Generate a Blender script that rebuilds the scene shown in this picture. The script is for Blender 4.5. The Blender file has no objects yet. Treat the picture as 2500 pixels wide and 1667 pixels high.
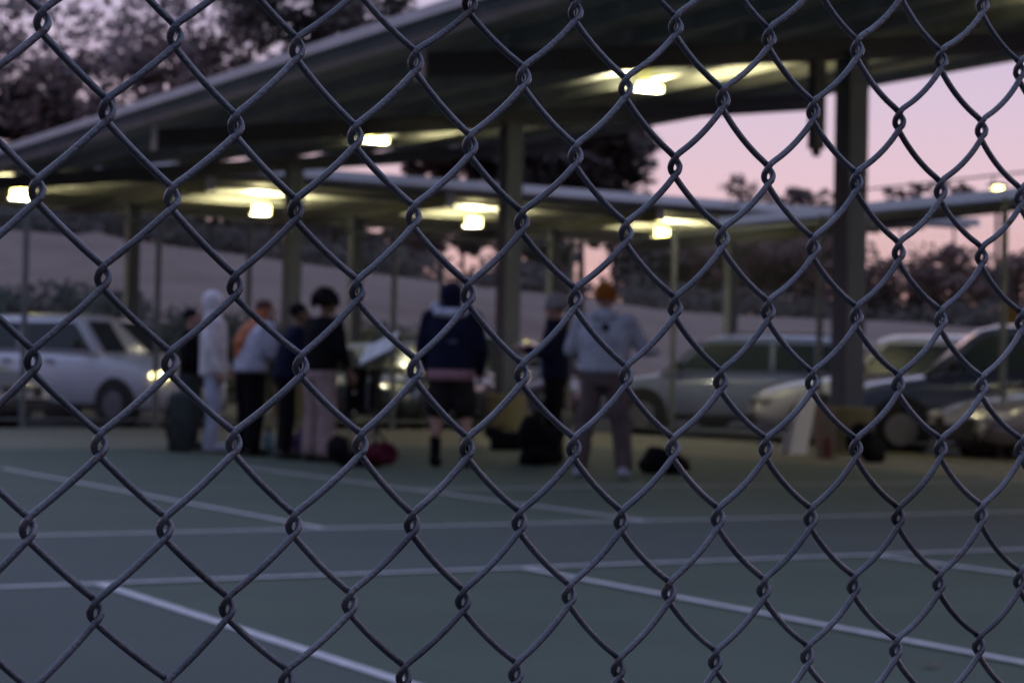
import bpy, bmesh, math, random
from math import radians, sin, cos, pi, atan2, sqrt
from mathutils import Vector, Matrix, noise
random.seed(11)
SC = bpy.context.scene
COL = SC.collection

# ------------------------------------------------------------------ camera
F = 4787.0                      # focal length in pixels of the 2500 px wide photograph
YAW, PITCH, ROLL = 0.5227, 0.01672, 0.0197
CAM = Vector((0, 0, 0.90))
V_ = Vector((sin(YAW)*cos(PITCH), cos(YAW)*cos(PITCH), sin(PITCH)))
r0 = Vector((cos(YAW), -sin(YAW), 0)); u0 = r0.cross(V_)
R_ = r0*cos(ROLL)+u0*sin(ROLL); U_ = -r0*sin(ROLL)+u0*cos(ROLL)
cam_d = bpy.data.cameras.new('camera'); cam = bpy.data.objects.new('camera', cam_d); COL.objects.link(cam)
M = Matrix((R_, U_, -V_)).transposed().to_4x4(); M.translation = CAM; cam.matrix_world = M
cam_d.sensor_width = 36; cam_d.lens = F/2500*36; cam_d.clip_start = 0.05; cam_d.clip_end = 3000
cam_d.dof.use_dof = True; cam_d.dof.focus_distance = 1.05; cam_d.dof.aperture_fstop = 16.5; cam_d.dof.aperture_blades = 0
SC.camera = cam

def ray(px, py): return V_ + R_*((px-1250)/F) - U_*((py-833.5)/F)
def at(px, py, dep): return CAM + ray(px, py)*dep              # a point in the place, from its bearing and distance
def gnd(px, py, z=0.0):
    d = ray(px, py); return CAM + d*((z-CAM.z)/d.z)
VH = Vector((V_.x, V_.y, 0)).normalized(); RH = Vector((VH.y, -VH.x, 0))
def heading(a):                                                 # 0 away from the camera, 90 right, 180 towards it
    d = VH*cos(radians(a)) + RH*sin(radians(a)); return d

# ------------------------------------------------------------------ sky, sun, exposure
W = bpy.data.worlds.new('World'); SC.world = W; W.use_nodes = True
nt = W.node_tree; bg = nt.nodes['Background']
tc = nt.nodes.new('ShaderNodeTexCoord'); sep = nt.nodes.new('ShaderNodeSeparateXYZ')
nt.links.new(tc.outputs['Generated'], sep.inputs[0])
ramp = nt.nodes.new('ShaderNodeValToRGB'); nt.links.new(sep.outputs['Z'], ramp.inputs[0])
E_ = ramp.color_ramp.elements
STOPS = [(0.0, (0.60, 0.31, 0.24)), (0.045, (0.68, 0.40, 0.37)), (0.08, (0.68, 0.46, 0.49)), (0.13, (0.60, 0.46, 0.56)),
         (0.22, (0.44, 0.42, 0.61)), (0.45, (0.40, 0.45, 0.70)), (1.0, (0.37, 0.48, 0.80))]
E_[0].position = STOPS[0][0]; E_[0].color = (*STOPS[0][1], 1)
E_[1].position = 1.0; E_[1].color = (*STOPS[-1][1], 1)
for p, c in STOPS[1:-1]:
    e = E_.new(p); e.color = (*c, 1)
# the west (where the light is left) is brighter than the east behind the camera
dt = nt.nodes.new('ShaderNodeVectorMath'); dt.operation = 'DOT_PRODUCT'; nt.links.new(tc.outputs['Generated'], dt.inputs[0])
wd = heading(22); dt.inputs[1].default_value = (wd.x*.75, wd.y*.75, 0.66)
mr = nt.nodes.new('ShaderNodeMapRange'); nt.links.new(dt.outputs['Value'], mr.inputs[0])
mr.inputs[1].default_value = -.75; mr.inputs[2].default_value = .62; mr.inputs[3].default_value = 0.13; mr.inputs[4].default_value = 1.0
mul = nt.nodes.new('ShaderNodeMixRGB'); mul.blend_type = 'MULTIPLY'; mul.inputs[0].default_value = 1
nt.links.new(ramp.outputs[0], mul.inputs[1]); nt.links.new(mr.outputs[0], mul.inputs[2])
nt.links.new(mul.outputs[0], bg.inputs[0]); bg.inputs[1].default_value = 1.22
sd = bpy.data.lights.new('sun', 'SUN'); sd.energy = 0.06; sd.angle = radians(25); sd.color = (1, .72, .68)
so = bpy.data.objects.new('sun', sd); COL.objects.link(so)
so.rotation_euler = (-(wd + Vector((0, 0, .12)))).to_track_quat('-Z', 'Y').to_euler()
SC.view_settings.view_transform = 'Standard'; SC.view_settings.look = 'None'
SC.view_settings.exposure = 0; SC.view_settings.gamma = 1; SC.view_settings.use_curve_mapping = False
SC.cycles.use_denoising = True; SC.cycles.max_bounces = 6; SC.cycles.sample_clamp_indirect = 4

# ------------------------------------------------------------------ materials
def mat(name, col, rough=.7, metal=0.0, var=0.0, scale=8.0, bump=0.0, bscale=None, col2=None, detail=4, spec=None):
    m = bpy.data.materials.new(name); m.use_nodes = True; n = m.node_tree; b = n.nodes['Principled BSDF']
    b.inputs['Base Color'].default_value = (*col, 1); b.inputs['Roughness'].default_value = rough
    b.inputs['Metallic'].default_value = metal
    if spec is not None: b.inputs['Specular IOR Level'].default_value = spec
    if var or bump or col2:
        t = n.nodes.new('ShaderNodeTexCoord')
        nz = n.nodes.new('ShaderNodeTexNoise'); nz.inputs['Scale'].default_value = scale; nz.inputs['Detail'].default_value = detail
        n.links.new(t.outputs['Object'], nz.inputs['Vector'])
        if var or col2:
            cr = n.nodes.new('ShaderNodeValToRGB'); n.links.new(nz.outputs['Fac'], cr.inputs[0])
            c2 = col2 if col2 else tuple(min(1, c*(1+var)) for c in col)
            c1 = col if col2 else tuple(c*(1-var) for c in col)
            cr.color_ramp.elements[0].position = .32; cr.color_ramp.elements[1].position = .68
            cr.color_ramp.elements[0].color = (*c1, 1); cr.color_ramp.elements[1].color = (*c2, 1)
            n.links.new(cr.outputs[0], b.inputs['Base Color'])
        if bump:
            n2 = n.nodes.new('ShaderNodeTexNoise'); n2.inputs['Scale'].default_value = bscale or scale*3; n2.inputs['Detail'].default_value = 5
            n.links.new(t.outputs['Object'], n2.inputs['Vector'])
            bp = n.nodes.new('ShaderNodeBump'); bp.inputs['Strength'].default_value = bump; bp.inputs['Distance'].default_value = .01
            n.links.new(n2.outputs['Fac'], bp.inputs['Height']); n.links.new(bp.outputs[0], b.inputs['Normal'])
    return m
def emat(name, col, s):
    m = bpy.data.materials.new(name); m.use_nodes = True; b = m.node_tree.nodes['Principled BSDF']
    b.inputs['Base Color'].default_value = (.8, .8, .8, 1)
    b.inputs['Emission Color'].default_value = (*col, 1); b.inputs['Emission Strength'].default_value = s; return m

# ------------------------------------------------------------------ object helpers
def link(name, me, m, parent=None, **tags):
    o = bpy.data.objects.new(name, me); COL.objects.link(o)
    if m is not None and not me.materials:
        for q in (m if isinstance(m, (list, tuple)) else [m]): me.materials.append(q)
    if parent is not None: o.parent = parent
    for k, v in tags.items(): o[k] = v
    return o
def obj(name, bm, m, parent=None, smooth=False, **tags):
    me = bpy.data.meshes.new(name); bm.normal_update(); bm.to_mesh(me); bm.free()
    if smooth: me.shade_smooth()
    return link(name, me, m, parent, **tags)
def thing(name, label, cat, loc=(0, 0, 0), rz=0, group=None):
    o = bpy.data.objects.new(name, None); COL.objects.link(o); o.location = loc; o.rotation_euler = (0, 0, rz)
    o['label'] = label; o['category'] = cat
    if group: o['group'] = group
    return o
def tag(o, label, cat, group=None, kind=None):
    o['label'] = label; o['category'] = cat
    if group: o['group'] = group
    if kind: o['kind'] = kind
    return o
def dup(root, loc, rz, label=None, group=None):
    r = root.copy(); COL.objects.link(r); r.location = loc; r.rotation_euler = (0, 0, rz)
    if label: r['label'] = label
    if group: r['group'] = group
    for ch in list(root.children):
        c = ch.copy(); COL.objects.link(c); c.parent = r
        for g in ch.children:
            d = g.copy(); COL.objects.link(d); d.parent = c
    return r
def box(bm, c, s, rz=0, bev=0):
    m = Matrix.Translation(c) @ Matrix.Rotation(rz, 4, 'Z') @ Matrix.Diagonal((*s, 1))
    r = bmesh.ops.create_cube(bm, size=1, matrix=m)
    if bev:
        es = {e for v in r['verts'] for e in v.link_edges}
        bmesh.ops.bevel(bm, geom=list(es), offset=bev, segments=2, affect='EDGES', profile=.7)
    return r['verts']
def tube(bm, pts, rad, n=8, closed_ends=True):
    pts = [Vector(p) for p in pts]; rads = rad if isinstance(rad, (list, tuple)) else [rad]*len(pts)
    rings = []; up = None
    for i, p in enumerate(pts):
        t = (pts[min(i+1, len(pts)-1)] - pts[max(i-1, 0)]).normalized()
        if up is None: up = Vector((0, 0, 1)) if abs(t.z) < .9 else Vector((1, 0, 0))
        a = t.cross(up).normalized(); b = a.cross(t).normalized(); up = b
        rings.append([bm.verts.new(p + (a*cos(2*pi*k/n) + b*sin(2*pi*k/n))*rads[i]) for k in range(n)])
    for i in range(len(rings)-1):
        for k in range(n): bm.faces.new((rings[i][k], rings[i][(k+1) % n], rings[i+1][(k+1) % n], rings[i+1][k]))
    if closed_ends:
        bm.faces.new(rings[0][::-1]); bm.faces.new(rings[-1])
def loft(bm, rings, n=16, power=1.0):
    """rings: (center, rx, ry) stacked along any path in z; closed solid"""
    R = []
    for c, rx, ry in rings:
        c = Vector(c); rr = []
        for k in range(n):
            a = 2*pi*k/n; ca, sa = cos(a), sin(a)
            rr.append(bm.verts.new(c + Vector((rx*math.copysign(abs(ca)**power, ca), ry*math.copysign(abs(sa)**power, sa), 0))))
        R.append(rr)
    for i in range(len(R)-1):
        for k in range(n): bm.faces.new((R[i][k], R[i][(k+1) % n], R[i+1][(k+1) % n], R[i+1][k]))
    bm.faces.new(R[0][::-1]); bm.faces.new(R[-1])
def ell(bm, c, s, sub=2, rot=None):
    m = Matrix.Translation(c) @ (rot.to_4x4() if rot is not None else Matrix.Identity(4)) @ Matrix.Diagonal((*s, 1))
    bmesh.ops.create_icosphere(bm, subdivisions=sub, radius=1, matrix=m)
def cap(bm, p0, p1, a, b, n=12):
    """closed tapered capsule"""
    p0, p1 = Vector(p0), Vector(p1); t = (p1-p0).normalized()
    pts, rr = [], []
    for k in (0.15, .5, .85): pts.append(p0 - t*a*cos(k*pi/2)); rr.append(a*sin(k*pi/2))
    pts.append(p0); rr.append(a); pts.append(p1); rr.append(b)
    for k in (.85, .5, .15): pts.append(p1 + t*b*cos(k*pi/2)); rr.append(b*sin(k*pi/2))
    tube(bm, pts, rr, n)
def solid(name, bm, m, parent, vox=.012, smooth=2, **tags):
    """union of overlapping closed solids into one continuous skin"""
    me = bpy.data.meshes.new(name); bmesh.ops.recalc_face_normals(bm, faces=bm.faces[:]); bm.to_mesh(me); bm.free()
    o = bpy.data.objects.new(name, me); COL.objects.link(o)
    md = o.modifiers.new('r', 'REMESH'); md.mode = 'VOXEL'; md.voxel_size = vox
    s = o.modifiers.new('s', 'SMOOTH'); s.iterations = smooth; s.factor = .5
    me2 = bpy.data.meshes.new_from_object(o.evaluated_get(bpy.context.evaluated_depsgraph_get()))
    o.modifiers.clear(); o.data = me2; me2.shade_smooth(); me2.materials.clear(); me2.materials.append(m)
    o.parent = parent
    for k, v in tags.items(): o[k] = v
    return o
def hedge_noise(p): return noise.noise(p)

# ------------------------------------------------------------------ ground
m_asphalt = mat('asphalt', (.050, .047, .045), .9, var=.35, scale=2.5, bump=.3, bscale=90)
m_green = mat('court_green', (.034, .055, .034), .75, col2=(.050, .075, .047), scale=.9, detail=10, bump=.15, bscale=160)
m_blue = mat('court_slate', (.034, .048, .041), .75, col2=(.048, .064, .055), scale=.9, detail=10, bump=.15, bscale=160)
m_olive = mat('court_painted_lamplight', (.13, .124, .085), .8, col2=(.18, .168, .115), scale=.9, bump=.15, bscale=140)  # yellow lamplight on the far court, painted in as an olive colour
m_line = mat('line_paint', (.56, .53, .55), .6, var=.16, scale=14)
m_conc = mat('concrete', (.30, .28, .25), .85, var=.2, scale=5, bump=.2)

def sheet(name, x0, y0, x1, y1, z, m, **tags):
    bm = bmesh.new(); vs = [bm.verts.new(v) for v in ((x0, y0, z), (x1, y0, z), (x1, y1, z), (x0, y1, z))]; bm.faces.new(vs)
    return obj(name, bm, m, **tags)
gz = -0.06
sheet('ground', -700, -500, 900, 1100, gz, m_asphalt, kind='structure')
bm = bmesh.new(); box(bm, (-1.2, 12.3, (gz-.2)/2), (36.2, 30.6, .2-gz)); 
court = obj('court_surface', bm, m_green, kind='structure')
sheet('court_between_lines', -19, 7.85, 16.8, 10.17, .004, m_blue, kind='structure')
sheet('court_left_bay', -19, -2.9, 2.58, 7.85, .004, m_blue, kind='structure')
sheet('court_painted_lamplight', -19, 20.8, 16.8, 27.5, .004, m_olive, kind='structure')
sheet('court_painted_lamplight_side', 13.2, 10.17, 16.8, 20.8, .004, m_olive, kind='structure')
LW = .055
def line(x0, y0, x1, y1, w=LW):
    if abs(x1-x0) > abs(y1-y0): sheet('court_line', x0, y0-w/2, x1, y0+w/2, .008, m_line, kind='structure')
    else: sheet('court_line', x0-w/2, y0, x0+w/2, y1, .0082, m_line, kind='structure')
line(-19, 7.85, 16.7, 7.85); line(-19, 10.16, 16.7, 10.16)
for x in (2.58, 4.60, 6.69, 8.75, .5): line(x, 0.3, x, 7.82)
for x in (4.65, 6.84): line(x, 10.19, x, 16.8)
line(6.9, 13.35, 16.7, 13.35, .05)

# ------------------------------------------------------------------ hill
m_hill = mat('bare_hillside', (.185, .125, .10), .95, col2=(.25, .175, .145), scale=.35, bump=.8, bscale=1.2)
crest = [(-1400, 500), (-500, 535), (0, 562), (170, 572), (235, 560), (290, 575), (520, 610), (900, 665), (1150, 695), (1400, 722), (1600, 752), (2000, 778), (2300, 800), (2700, 822), (3600, 850)]
bm = bmesh.new(); rows = []
for i, (px, py) in enumerate(crest):
    c = at(px, py, 96); d = Vector((ray(px, py).x, ray(px, py).y, 0))
    foot = CAM + d*60; foot.z = gz; m1 = CAM + d*78; m1.z = c.z*.55; back = CAM + d*150; back.z = c.z*1.02; bb = CAM + d*260; bb.z = -1
    rows.append([bm.verts.new(v) for v in (foot, m1, c, back, bb)])
for i in range(len(rows)-1):
    for k in range(4): bm.faces.new((rows[i][k], rows[i+1][k], rows[i+1][k+1], rows[i][k+1]))
bmesh.ops.subdivide_edges(bm, edges=bm.edges[:], cuts=3, use_grid_fill=True)
for v in bm.verts:
    if v.co.z > .3: v.co.z += .5*noise.noise(v.co*.09)
obj('hill', bm, m_hill, smooth=True, kind='structure')

# ------------------------------------------------------------------ trees
def leafmat(name, c):
    m = mat(name, tuple(k*.7 for k in c), .75, col2=tuple(k*1.35 for k in c), scale=.6)
    return m
m_leaf_dark = leafmat('leaf_dark', (.075, .060, .052)); m_leaf_mid = leafmat('leaf_olive', (.26, .18, .175)); m_leaf_red = leafmat('leaf_brown', (.17, .095, .08))
m_bark = mat('bark', (.07, .055, .05), .95, var=.3, scale=3, bump=.5)
def leaves(bm, cen, rad, n, size, rnd):
    for _ in range(n):
        u = Vector((rnd.gauss(0, 1), rnd.gauss(0, 1), rnd.gauss(0, 1))).normalized()*(rnd.random()**.45)
        p = cen + Vector((u.x*rad.x, u.y*rad.y, u.z*rad.z))
        a = Vector((rnd.gauss(0, 1), rnd.gauss(0, 1), rnd.gauss(0, 1))).normalized(); b = a.orthogonal().normalized()
        s = size*rnd.uniform(.6, 1.4)
        vs = [bm.verts.new(p + q) for q in (-a*s, b*s*.45, a*s, -b*s*.45)]; bm.faces.new(vs)
def lerp_(tab, x):
    for (x0, y0_), (x1, y1_) in zip(tab, tab[1:]):
        if x <= x1: return y0_+(y1_-y0_)*(x-x0)/(x1-x0)
    return tab[-1][1]
def tree(px, py, dep, rx, ry, m, label, clusters=60, per=70, size=.22, seed=0, gapy=1.0, base_z=0, group=None, cl=.34):
    rnd = random.Random(seed); c = at(px, py, dep); k = dep/F; RX, RZ = rx*k, ry*k
    t = thing('tree', label, 'tree', (c.x, c.y, base_z), 0, group)
    cz = c.z-base_z
    bm = bmesh.new(); fork = Vector((0, 0, max(.6, cz-RZ*.75)))
    tube(bm, [(0, 0, -.3), (.05*RX, 0, fork.z*.5), fork, (0, 0, cz), (-.1*RX, .1, cz+RZ*.6)], [RX*.065, RX*.05, RX*.042, RX*.025, .02], 8)
    tips = []
    for i in range(9):
        a = rnd.random()*2*pi; z = rnd.uniform(-.6, .6); r = sqrt(max(0, 1-z*z))*.75
        tip = Vector((cos(a)*r*RX, sin(a)*r*RX, cz+z*RZ)); tips.append(tip)
        mid = fork.lerp(tip, .5)+Vector((0, 0, .08*RZ)); st = fork.lerp(Vector((0, 0, cz)), rnd.random()*.7)
        tube(bm, [st, mid, tip], [RX*.025, RX*.016, .015], 5)
    obj('trunk', bm, m_bark, t)
    bm = bmesh.new()
    for i in range(clusters):
        if i < 9: p = tips[i]
        else:
            u = Vector((rnd.gauss(0, 1), rnd.gauss(0, 1), rnd.gauss(0, 1))).normalized()*(rnd.random()**.4)
            p = Vector((u.x*RX, u.y*RX, cz+u.z*RZ))
        rr = rnd.uniform(.6, 1.25)*cl*min(RX, RZ)*.62
        leaves(bm, p, Vector((rr*1.15, rr*1.15, rr*.8)), int(per*rnd.uniform(.6, 1.3)), size, rnd)
    obj('crown', bm, m, t)
    return t
# tall trees behind the near canopy, upper left
tree(150, 150, 112, 215, 215, m_leaf_mid, 'tall loose tree at the far left above the canopy, pink sky showing through', 70, 42, .33, 1, cl=.40)
tree(470, 120, 110, 215, 230, m_leaf_mid, 'tall thick tree second from the left above the canopy roof', 88, 44, .33, 2, cl=.42)
tree(800, 40, 108, 230, 190, m_leaf_dark, 'darkest tall tree above the middle of the near canopy edge', 98, 54, .33, 3, cl=.44)
tree(330, 330, 116, 300, 110, m_leaf_mid, 'low spreading tree just above the canopy edge at left', 60, 60, .34, 4, cl=.55)
tree(40, 300, 116, 160, 90, m_leaf_dark, 'dark low bushy tree at the left edge of the canopy', 60, 70, .34, 14, cl=.6)
# dark tree under the near canopy, left of the open sky
tree(1420, 345, 78, 165, 165, m_leaf_dark, 'dense dark round tree beside the open pink sky', 150, 110, .24, 5, cl=.48)
tree(1250, 330, 82, 130, 150, m_leaf_dark, 'dark tree directly behind the middle steel column', 100, 100, .24, 6, cl=.5)
tree(1080, 370, 84, 110, 90, m_leaf_red, 'brownish tree left of the middle steel column', 60, 80, .24, 7, cl=.45)
# far small crowns on the skyline
for i, (px, py, rx, ry, lb) in enumerate([(1805, 462, 42, 38, 'small round treetop on the skyline below the open sky'), (1900, 482, 60, 24, 'low wide treetop on the skyline left of the big column'), (2000, 492, 55, 24, 'low treetop on the skyline touching the big column'), (1950, 470, 22, 22, 'tiny thin treetop on the skyline near the big column'),
      (2200, 470, 60, 26, 'hazy low treetop right of the big column above the far canopy'), (2330, 462, 60, 24, 'hazy treetop above the far canopy at right')]):
    tree(px, py, 190, rx, ry, m_leaf_red, lb, 14, 15, .42, 30+i, cl=.8)
# band of trees behind the hill crest
for i, (px, py, dep, rx, ry, mm, lb, cs) in enumerate([
    (60, 520, 112, 150, 55, m_leaf_dark, 'dark low tree on the hill crest at far left', 70),
    (330, 535, 112, 130, 50, m_leaf_dark, 'dark tree on the hill crest behind the lit post', 70),
    (560, 560, 112, 150, 60, m_leaf_dark, 'dark wide tree on the hill crest above the people at left', 80),
    (830, 600, 112, 150, 70, m_leaf_dark, 'dark tree on the hill crest right of the third column', 80),
    (1010, 590, 118, 60, 60, m_leaf_red, 'brown tree on the hill crest with orange sky at its right side', 36),
    (1130, 575, 118, 110, 42, m_leaf_dark, 'tree crown hanging over the orange gap left of the middle column', 40),
    (1310, 640, 112, 90, 95, m_leaf_dark, 'dark tree on the hill between the middle column and the orange gap', 80),
    (1500, 570, 118, 90, 35, m_leaf_dark, 'thin tree crown above the orange gap behind the orange beanie', 26),
    (1610, 650, 108, 110, 110, m_leaf_dark, 'dark tree on the hill right of the orange gap', 90),
    (1780, 650, 106, 130, 115, m_leaf_red, 'brown black tree on the hill behind the grey car', 100),
    (1960, 660, 106, 120, 115, m_leaf_red, 'brown black tree on the hill just left of the big column', 90),
    (2180, 680, 104, 110, 95, m_leaf_red, 'brown tree right of the big column with pink gaps', 34),
    (2330, 690, 104, 105, 95, m_leaf_red, 'brown tree under the right canopy beside the yellow sign', 34),
    (2490, 690, 104, 100, 100, m_leaf_red, 'brown tree at the right edge under the far canopy', 32)]):
    tree(px, py, dep, rx, ry, mm, lb, cs, 75, .26, 50+i, cl=.6)
bm = bmesh.new(); rnd = random.Random(9)
ctab = [(p, q) for p, q in crest]
for i in range(520):
    px = rnd.uniform(-300, 2800); cy = lerp_(ctab, px)
    if 1060 < px < 1170 or 1400 < px < 1510: continue
    g = at(px, cy-rnd.uniform(-5, 38), rnd.uniform(99, 108)); leaves(bm, g, Vector((2.0, 2.0, .9)), 46, .26, rnd)
obj('treeline', bm, m_leaf_dark, kind='stuff')
# shrubs at the hill foot: nobody could count them
bm = bmesh.new(); rnd = random.Random(5)
for i in range(420):
    px = rnd.uniform(-700, 1150); d = rnd.uniform(54, 60); g = at(px, 800, d); hz = (3.3 if px < 380 else 2.75-.5*(px-380)/770)
    leaves(bm, Vector((g.x, g.y, rnd.uniform(0, hz-.5))), Vector((1.1, 1.1, .6)), 60, .17, rnd)
obj('shrubbery', bm, leafmat('shrub_leaf', (.040, .046, .036)), kind='stuff')
bm = bmesh.new()
for i in range(150):
    px = rnd.uniform(1150, 2900); d = rnd.uniform(54, 60); g = at(px, 800, d)
    leaves(bm, Vector((g.x, g.y, rnd.uniform(0, .7))), Vector((1.2, 1.2, .5)), 50, .17, rnd)
obj('undergrowth', bm, bpy.data.materials['shrub_leaf'], kind='stuff')

# ------------------------------------------------------------------ canopies
m_steel = mat('painted_steel', (.085, .10, .14), .55, var=.12, scale=1.5, bump=.05)
m_dsteel = mat('dark_steel', (.060, .066, .078), .6, var=.15, scale=1.5)
m_rim = mat('panel_rim_aluminium', (.58, .56, .62), .5, metal=.0, var=.1, scale=2)
m_panel = mat('panel_back', (.30, .32, .34), .5, var=.2, scale=2)
m_cream = mat('deck_underside', (.34, .35, .33), .6, var=.15, scale=2)
m_yellow = mat('yellow_footing_paint', (.155, .138, .08), .8, var=.2, scale=3, bump=.15)
m_white = mat('white_paint', (.80, .80, .84), .5, var=.05, scale=3)
m_lamp = emat('lamp_diffuser', (1, .87, .20), 19)
SL = .13
def deck1(x): return 5.35 + SL*(x-15.7)
def lamp(root_loc, label, power=38, size=(.42, .16, .07), group='lamps under the near canopy'):
    t = thing('canopy_lamp', label, 'lamp', root_loc, 0, group)
    bm = bmesh.new()
    for q in (-1, 1):
        box(bm, (q*(size[0]/2+.012), 0, 0), (.022, size[1]*.9, size[2]*.9)); tube(bm, [(q*(size[0]/2+.012), 0, 0), (q*(size[0]/2+.012), 0, .2)], .012, 6)
    obj('housing', bm, m_dsteel, t)
    bm = bmesh.new(); box(bm, (0, 0, 0), size, bev=.02); obj('diffuser', bm, m_lamp, t)
    ld = bpy.data.lights.new('lamp_light', 'SPOT'); ld.energy = power*1.4; ld.color = (1, .90, .66); ld.shadow_soft_size = .1; ld.spot_size = radians(140); ld.spot_blend = .8
    l = bpy.data.objects.new('lamp_light', ld); COL.objects.link(l); l.parent = t; l.location = (0, 0, -.16)
    ld = bpy.data.lights.new('lamp_uplight', 'SPOT'); ld.energy = power*(8.5 if power < 130 else 6.0); ld.color = (1, .88, .48); ld.shadow_soft_size = .08; ld.spot_size = radians(165); ld.spot_blend = .4
    l = bpy.data.objects.new('lamp_uplight', ld); COL.objects.link(l); l.parent = t; l.location = (0, 0, -size[2]/2-.12); l.rotation_euler = (pi, 0, 0)
    return t
yaw1 = atan2(RH.y, RH.x)

def canopy(name, label, P, s0, s1, half, zc, sl, cols, mod=1.1, panels=True, footing=True, col_w=.27, low_face=True, endplate=True, rim_h=.11):
    """P(a, s): a across the canopy (from its column line), s along it -> world xy. Built in world coordinates under an Empty."""
    t = thing(name, label, 'canopy', (0, 0, 0))
    def dz(a): return zc + sl*a
    def bar(n, a0, s0_, a1, s1_, zt0, zt1, h0, h1, w, m, along):
        # a bar between two points with top z and depth at both ends
        bm = bmesh.new(); p0, p1 = P(a0, s0_), P(a1, s1_); d = (p1-p0).normalized(); q = Vector((-d.y, d.x, 0))*w/2
        v = []
        for p, zt, h in ((p0, zt0, h0), (p1, zt1, h1)):
            for off, z in ((-q, zt-h), (q, zt-h), (q, zt), (-q, zt)): v.append(bm.verts.new((p.x+off.x, p.y+off.y, z)))
        for f in ((0, 1, 2, 3), (7, 6, 5, 4), (0, 4, 5, 1), (1, 5, 6, 2), (2, 6, 7, 3), (3, 7, 4, 0)): bm.faces.new([v[i] for i in f])
        return obj(n, bm, m, t)
    # panels
    n_s = int((s1-s0)/mod); pw = 2*half/6; me = None
    if panels:
        for i in range(6):
            for j in range(n_s):
                a = -half+pw*(i+.5); s = s0+mod*(j+.5)
                if me is None:
                    bm = bmesh.new(); box(bm, (0, 0, 0), (pw-.02, mod-.02, .04)); me = bpy.data.meshes.new('solar_panel'); bm.to_mesh(me); bm.free(); me.materials.append(m_panel)
                o = link('solar_panel', me, None, t); p = P(a, s); p2 = P(a+1, s); ang = atan2(p2.y-p.y, p2.x-p.x)
                o.location = (p.x, p.y, dz(a)); o.rotation_euler = (0, -math.atan(sl), ang)
    else:
        bar('roof_deck', -half, (s0+s1)/2, half, (s0+s1)/2, dz(-half)+.02, dz(half)+.02, .05, .05, s1-s0, m_cream, 0)
    # rims along the two long edges
    for a in (-half-.03, half+.03):
        bar('edge_rim', a, s0, a, s1, dz(a)+.05, dz(a)+.05, rim_h, rim_h, .03, m_rim if panels else m_white, 1)
    k = 9 if panels else 7
    for i in range(k):
        a = -half+.35+(2*half-.7)*i/(k-1)
        ph = .17 if panels or i == 0 else .07
        bar('purlin', a, s0, a, s1, dz(a)-.03, dz(a)-.03, ph, ph, .09, m_rim if (i == 0 and low_face) else m_cream, 1)
    for s in cols:
        bar('main_beam', -half+.85, s, half-.5, s, dz(-half+.85)-.205, dz(half-.5)-.205, .27, .27, .16, m_dsteel, 0)
        if endplate:
            p = P(-half+.83, s); bm = bmesh.new(); p2 = P(-half+.83, s+1); ang = atan2(p2.y-p.y, p2.x-p.x)
            box(bm, (p.x, p.y, dz(-half+.85)-.32), (.22, .02, .36), ang+pi/2 if False else ang); obj('beam_end_plate', bm, m_white, t)
        p = P(0, s); bm = bmesh.new(); box(bm, (p.x, p.y, (dz(0)-.40+gz)/2), (col_w, col_w, dz(0)-.40-gz), 0, .02)
        box(bm, (p.x, p.y, dz(0)-.42), (col_w+.16, col_w+.16, .03)); obj('column', bm, m_steel, t)
        if footing:
            bm = bmesh.new(); tube(bm, [(p.x, p.y, gz-.1), (p.x, p.y, .56), (p.x, p.y, .58)], [.34, .34, .31], 20); obj('concrete_footing', bm, m_yellow, t)
    return t
C1 = canopy('solar_canopy', 'near solar carport canopy on steel columns with yellow footings, crossing the top of the view',
            lambda a, s: Vector((15.7+a, s, 0)), 7.0, 38.6, 6.84, 5.35, SL, [10.5, 18.93, 27.4, 36.1], 1.2, col_w=.30)
C2 = canopy('solar_canopy', 'middle canopy beyond the parked cars with three lamps glowing under it',
            lambda a, s: Vector((s, 45.2+a, 0)), 3.0, 37.0, 5.9, 5.22, -.005, [9.6, 15.5, 21.4, 27.3, 33.2], 1.2, panels=False, footing=False, col_w=.3, rim_h=.2)
C3 = canopy('solar_canopy', 'right hand canopy with pale edge and lamp above it, seen right of the big column',
            lambda a, s: Vector((34+a, s, 0)), 20.0, 37.5, 6.84, 5.55, .135, [24.6, 33.0], 1.2, panels=False, footing=False, col_w=.3, rim_h=.2)
# conduit rail along the right canopy's near edge
bm = bmesh.new(); tube(bm, [(27.3, 20, 4.98), (27.3, 37.5, 4.98)], .022, 6)
for i in range(9): tube(bm, [(27.3, 20.2+2.1*i, 4.66), (27.3, 20.2+2.1*i, 4.98)], .018, 5)
obj('conduit_rail', bm, m_dsteel, C3)

S2 = 2500/2352
def on_ray(px, py, x=None, y=None, z=None):
    d = ray(px*S2, py*S2); t = (x/d.x) if x is not None else (y/d.y) if y is not None else (z-CAM.z)/d.z
    return CAM+d*t
for (px, py, lb) in [(1487, 202, 'brightest lamp under the near canopy, just left of the open sky'), (863, 322, 'lamp under the near canopy above the middle columns, second from the right'), ]:
    p = on_ray(px, py, x=15.7); lamp((p.x, p.y, p.z), lb, 110, (.44, .16, .08))
for (px, py, lb) in [(45, 446, 'lamp under the middle canopy at the far left edge of the view'), (598, 482, 'leftmost of the three lamps under the middle canopy'), (1085, 510, 'centre one of the three lamps under the middle canopy'), (1517, 536, 'rightmost of the three lamps under the middle canopy')]:
    p = on_ray(px, py, y=45.2); lamp((p.x, p.y, p.z), lb, 170, (.44, .2, .22), 'lamps under the middle canopy')
lamp((15.7, 14.9, 5.05), 'lamp under the near canopy just beyond the right edge of the view', 60, (.44, .16, .08))
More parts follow.
